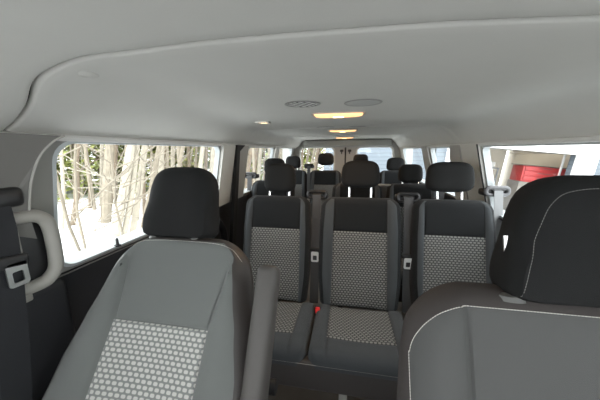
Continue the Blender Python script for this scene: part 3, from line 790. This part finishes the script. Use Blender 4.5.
for az0, az1, n, d0, d1 in ((56, 26, 32, 9, 15), (24, 8, 22, 7, 16)):
    for i in range(n):
        x, y = at(R(az0+(az1-az0)*(i+random.uniform(.1, .9))/n), random.uniform(d0, d1))
        m = (M_bark, M_birch, M_brown)[k % 3]; k += 1
        tree(x, y, random.uniform(7, 11), random.uniform(.035, .08), m, (random.uniform(0, .9), random.uniform(0, .9)), 8,
             'slim bare tree among the dense snowy wood beyond the left windows')
for i in range(19):
    az = R(60-52*i/18); d = random.uniform(15.5, 18.5); x, y = at(az, d)
    conifer(x, y, random.uniform(8, 11), random.uniform(2.6, 3.2), (M_needle, M_needle2)[i % 2], 'yellow-green evergreen closing the back of the wood beyond the left windows')
# thin saplings close to the glass
for i, (az, d) in enumerate(((54.5, 3.4), (50.5, 3.0), (47.5, 3.8))):
    x, y = at(R(az), d); t = tree(x, y, 4.2, .014, M_bark, (random.uniform(-.2, .2), random.uniform(-.3, .3)), 16,
        ('thin bare sapling at the front corner of the first left window', 'thin bare sapling in the snow, middle of the three close to the van', 'thin bare sapling just left of the thick grey trunk')[i], group=None)

# house with garage, standing on ground that falls away to the right
PIV = Vector((5, 8, 1.35)); RT = Matrix.Translation(PIV) @ Matrix.Rotation(R(6), 4, 'Y') @ Matrix.Translation(-PIV)
def hp(bm): return xf(bm, RT)
house = empty('house', (5, 8, GZ), 'pale blue sided house with white-trimmed garage opening, right of the van', 'house')
def hpart(name, bm, m, parent=None, label=None, smooth=False):
    bm = hp(bm); xf(bm, Matrix.Translation((-5, -8, -GZ))); return obj(name, bm, m, parent or house, smooth, label)
GX0, GX1, GT = 3.25, 5.98, 1.27
bm = bmesh.new(); panel(bm, [(-.6, -1.3), (11, -1.3), (11, 5), (-.6, 5)], [[(GX0, -.58), (GX1, -.58), (GX1, GT), (GX0, GT)]], lambda a, b, d: (a, 8+d, b), .2)
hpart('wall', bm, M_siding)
bm = bmesh.new()
box(bm, ((GX0+GX1)/2, 7.96, GT+.15), (GX1-GX0+.86, .14, .30), .01); hpart('header_trim', bm, M_white)
for xx, nm in ((GX0-.21, 'jamb_trim'), (GX1+.21, 'jamb_trim')):
    bm = bmesh.new(); box(bm, (xx, 7.96, -.02), (.43, .14, 2.6), .01); hpart(nm, bm, M_white)
bm = bmesh.new()
box(bm, (4.6, 12.5, .4), (4.2, .1, 4)); box(bm, (2.5, 10.3, .4), (.1, 4.6, 4)); box(bm, (6.9, 10.3, .4), (.1, 4.6, 4)); box(bm, (4.6, 10.3, 1.95), (4.4, 4.6, .1)); hpart('garage_inside', bm, M_beige)
bm = bmesh.new(); box(bm, (4.6, 10.3, -.61), (4.4, 4.6, .1)); hpart('garage_floor', bm, M_conc)
bm = bmesh.new(); box(bm, (5.2, 9.9, 3.0), (12.5, 4.4, .12)); box(bm, (5.2, 7.85, 5.0), (12.5, .8, .15)); hpart('roof', bm, M_roof)
for s in (0, 1):
    bm = bmesh.new(); xx = GX0+.12 if s == 0 else GX1-.10
    box(bm, (xx, 9.4, GT+.05-.02), (.05, 2.6, .05), .005); box(bm, (xx, 8.25, .1), (.05, .04, 2.4), .005); hpart('door_track', bm, M_metal)
bm = bmesh.new(); box(bm, (4.6, 9.4, GT+.12), (2.6, 2.4, .05), .01); hpart('raised_door', bm, M_white)
lt = bpy.data.lights.new('garage', 'AREA'); lt.size = 1.6; lt.energy = 55; lt.color = (1, .93, .82)
lo = bpy.data.objects.new('garage_lamp', lt); link(lo, house); lo.location = (4.6-5, 10.4-8, 1.75-GZ)
def gthing(name, loc, label, cat, group=None):
    p = RT @ Vector(loc); t = empty(name, p, label, cat, group, rot=(0, R(6), 0)); return t
t = gthing('tool_chest', (5.82, 9.0, -.555), 'red tool chest on a grey cabinet inside the open garage', 'tool chest')
bm = bmesh.new(); box(bm, (0, 0, 1.20), (1.10, .55, .48), .03); obj('body', bm, M_redp, t)
bm = bmesh.new(); box(bm, (0, 0, .48), (1.16, .58, .96), .02); obj('cabinet', bm, M_beige2, t, label='grey-brown cabinet under the red chest')
for i in range(3):
    bm = bmesh.new(); box(bm, (0, -.285, 1.36-.145*i), (1.02, .03, .12), .01); d = obj('drawer', bm, M_redp, t)
    bm = bmesh.new(); box(bm, (.0, -.31, 1.385-.145*i), (.34, .02, .015), .005); obj('drawer_handle', bm, M_shelf, d)
bm = bmesh.new(); box(bm, (0, 0, 1.455), (1.22, .5, .02), .008); obj('top_mat', bm, M_shelf, t)
t = gthing('shelving_unit', (4.25, 9.3, -.555), 'dark grey shelving unit left of the red chest in the garage', 'shelving')
for z in (.12, .50, .90, 1.27):
    bm = bmesh.new(); box(bm, (0, 0, z), (1.1, .45, .04), .004); obj('shelf', bm, M_shelf, t)
for sx in (-1, 1):
    for sy in (-1, 1):
        bm = bmesh.new(); box(bm, (sx*.54, sy*.21, .645), (.04, .04, 1.29)); obj('post', bm, M_shelf, t)
bins = [(-.32, .52, .34, .30, M_bin), (.10, .52, .40, .24, M_shelf), (-.25, .92, .45, .26, M_shelf), (.30, .92, .36, .30, M_bin), (-.1, .14, .6, .3, M_bin), (.2, 1.29, .5, .16, M_conc)]
nm = ['brown bin on the middle shelf, left', 'dark low bin on the middle shelf, right', 'dark bin on the upper shelf, left', 'brown bin on the upper shelf, right', 'wide brown bin on the lowest shelf', 'grey flat bin on top of the shelving']
for (x, z, w, h, m), lb in zip(bins, nm):
    bm = bmesh.new(); box(bm, (0, 0, h/2), (w, .36, h), .02)
    o = obj('storage_bin', bm, m); o.matrix_world = Matrix.Translation(RT @ Vector((4.25+x, 9.3, -.555+z))) @ Matrix.Rotation(R(6), 4, 'Y'); tag(o, lb+' in the garage', 'bin', 'bins on the garage shelving')

# ================================================================== LIGHT AND CAMERA
w = bpy.data.worlds.new('sky'); scene.world = w; w.use_nodes = True; nt = w.node_tree
bg = nt.nodes['Background']; tc = nt.nodes.new('ShaderNodeTexCoord'); sp = nt.nodes.new('ShaderNodeSeparateXYZ'); cr = nt.nodes.new('ShaderNodeValToRGB')
nt.links.new(tc.outputs['Generated'], sp.inputs[0]); nt.links.new(sp.outputs[2], cr.inputs[0]); nt.links.new(cr.outputs[0], bg.inputs[0])
cr.color_ramp.elements[0].position = 0; cr.color_ramp.elements[0].color = (.90, .93, .95, 1); cr.color_ramp.elements[1].position = .6; cr.color_ramp.elements[1].color = (.97, .985, 1, 1)
bg.inputs[1].default_value = 3.0
# overcast sky light entering through the glass (portals only guide the sky's own light)
def portal(loc, rot, sx, sy):
    l = bpy.data.lights.new('portal', 'AREA'); l.shape = 'RECTANGLE'; l.size = sx; l.size_y = sy; l.cycles.is_portal = True
    o = bpy.data.objects.new('sky_portal', l); o.location = loc; o.rotation_euler = rot; link(o)
cam = bpy.data.cameras.new('cam'); co = bpy.data.objects.new('camera', cam); link(co); scene.camera = co
F = 255.
cam.sensor_width = 36; cam.lens = F/600*36; cam.clip_start = .02
X = Vector((0.98331045, 0.02469071, -0.18025242)); Y = Vector((0.18164495, -0.18921349, 0.96498879)); Z = Vector((-0.01027993, -0.9816255, -0.19054054))
# camera axes in the world (image right, image up, backwards)
right = Vector((X[0], Y[0], Z[0])); down = Vector((X[1], Y[1], Z[1])); fwd = Vector((X[2], Y[2], Z[2]))
Mx = Matrix((right, -down, -fwd)).transposed().to_4x4(); Mx.translation = Vector((.05, 0, 1.36)); co.matrix_world = Mx
scene.view_settings.view_transform = 'Standard'; scene.view_settings.look = 'None'; scene.view_settings.gamma = 1
scene.view_settings.use_curve_mapping = False; scene.view_settings.exposure = 1.2
scene.cycles.max_bounces = 14; scene.cycles.diffuse_bounces = 8; scene.cycles.transparent_max_bounces = 16
scene.cycles.use_denoising = True
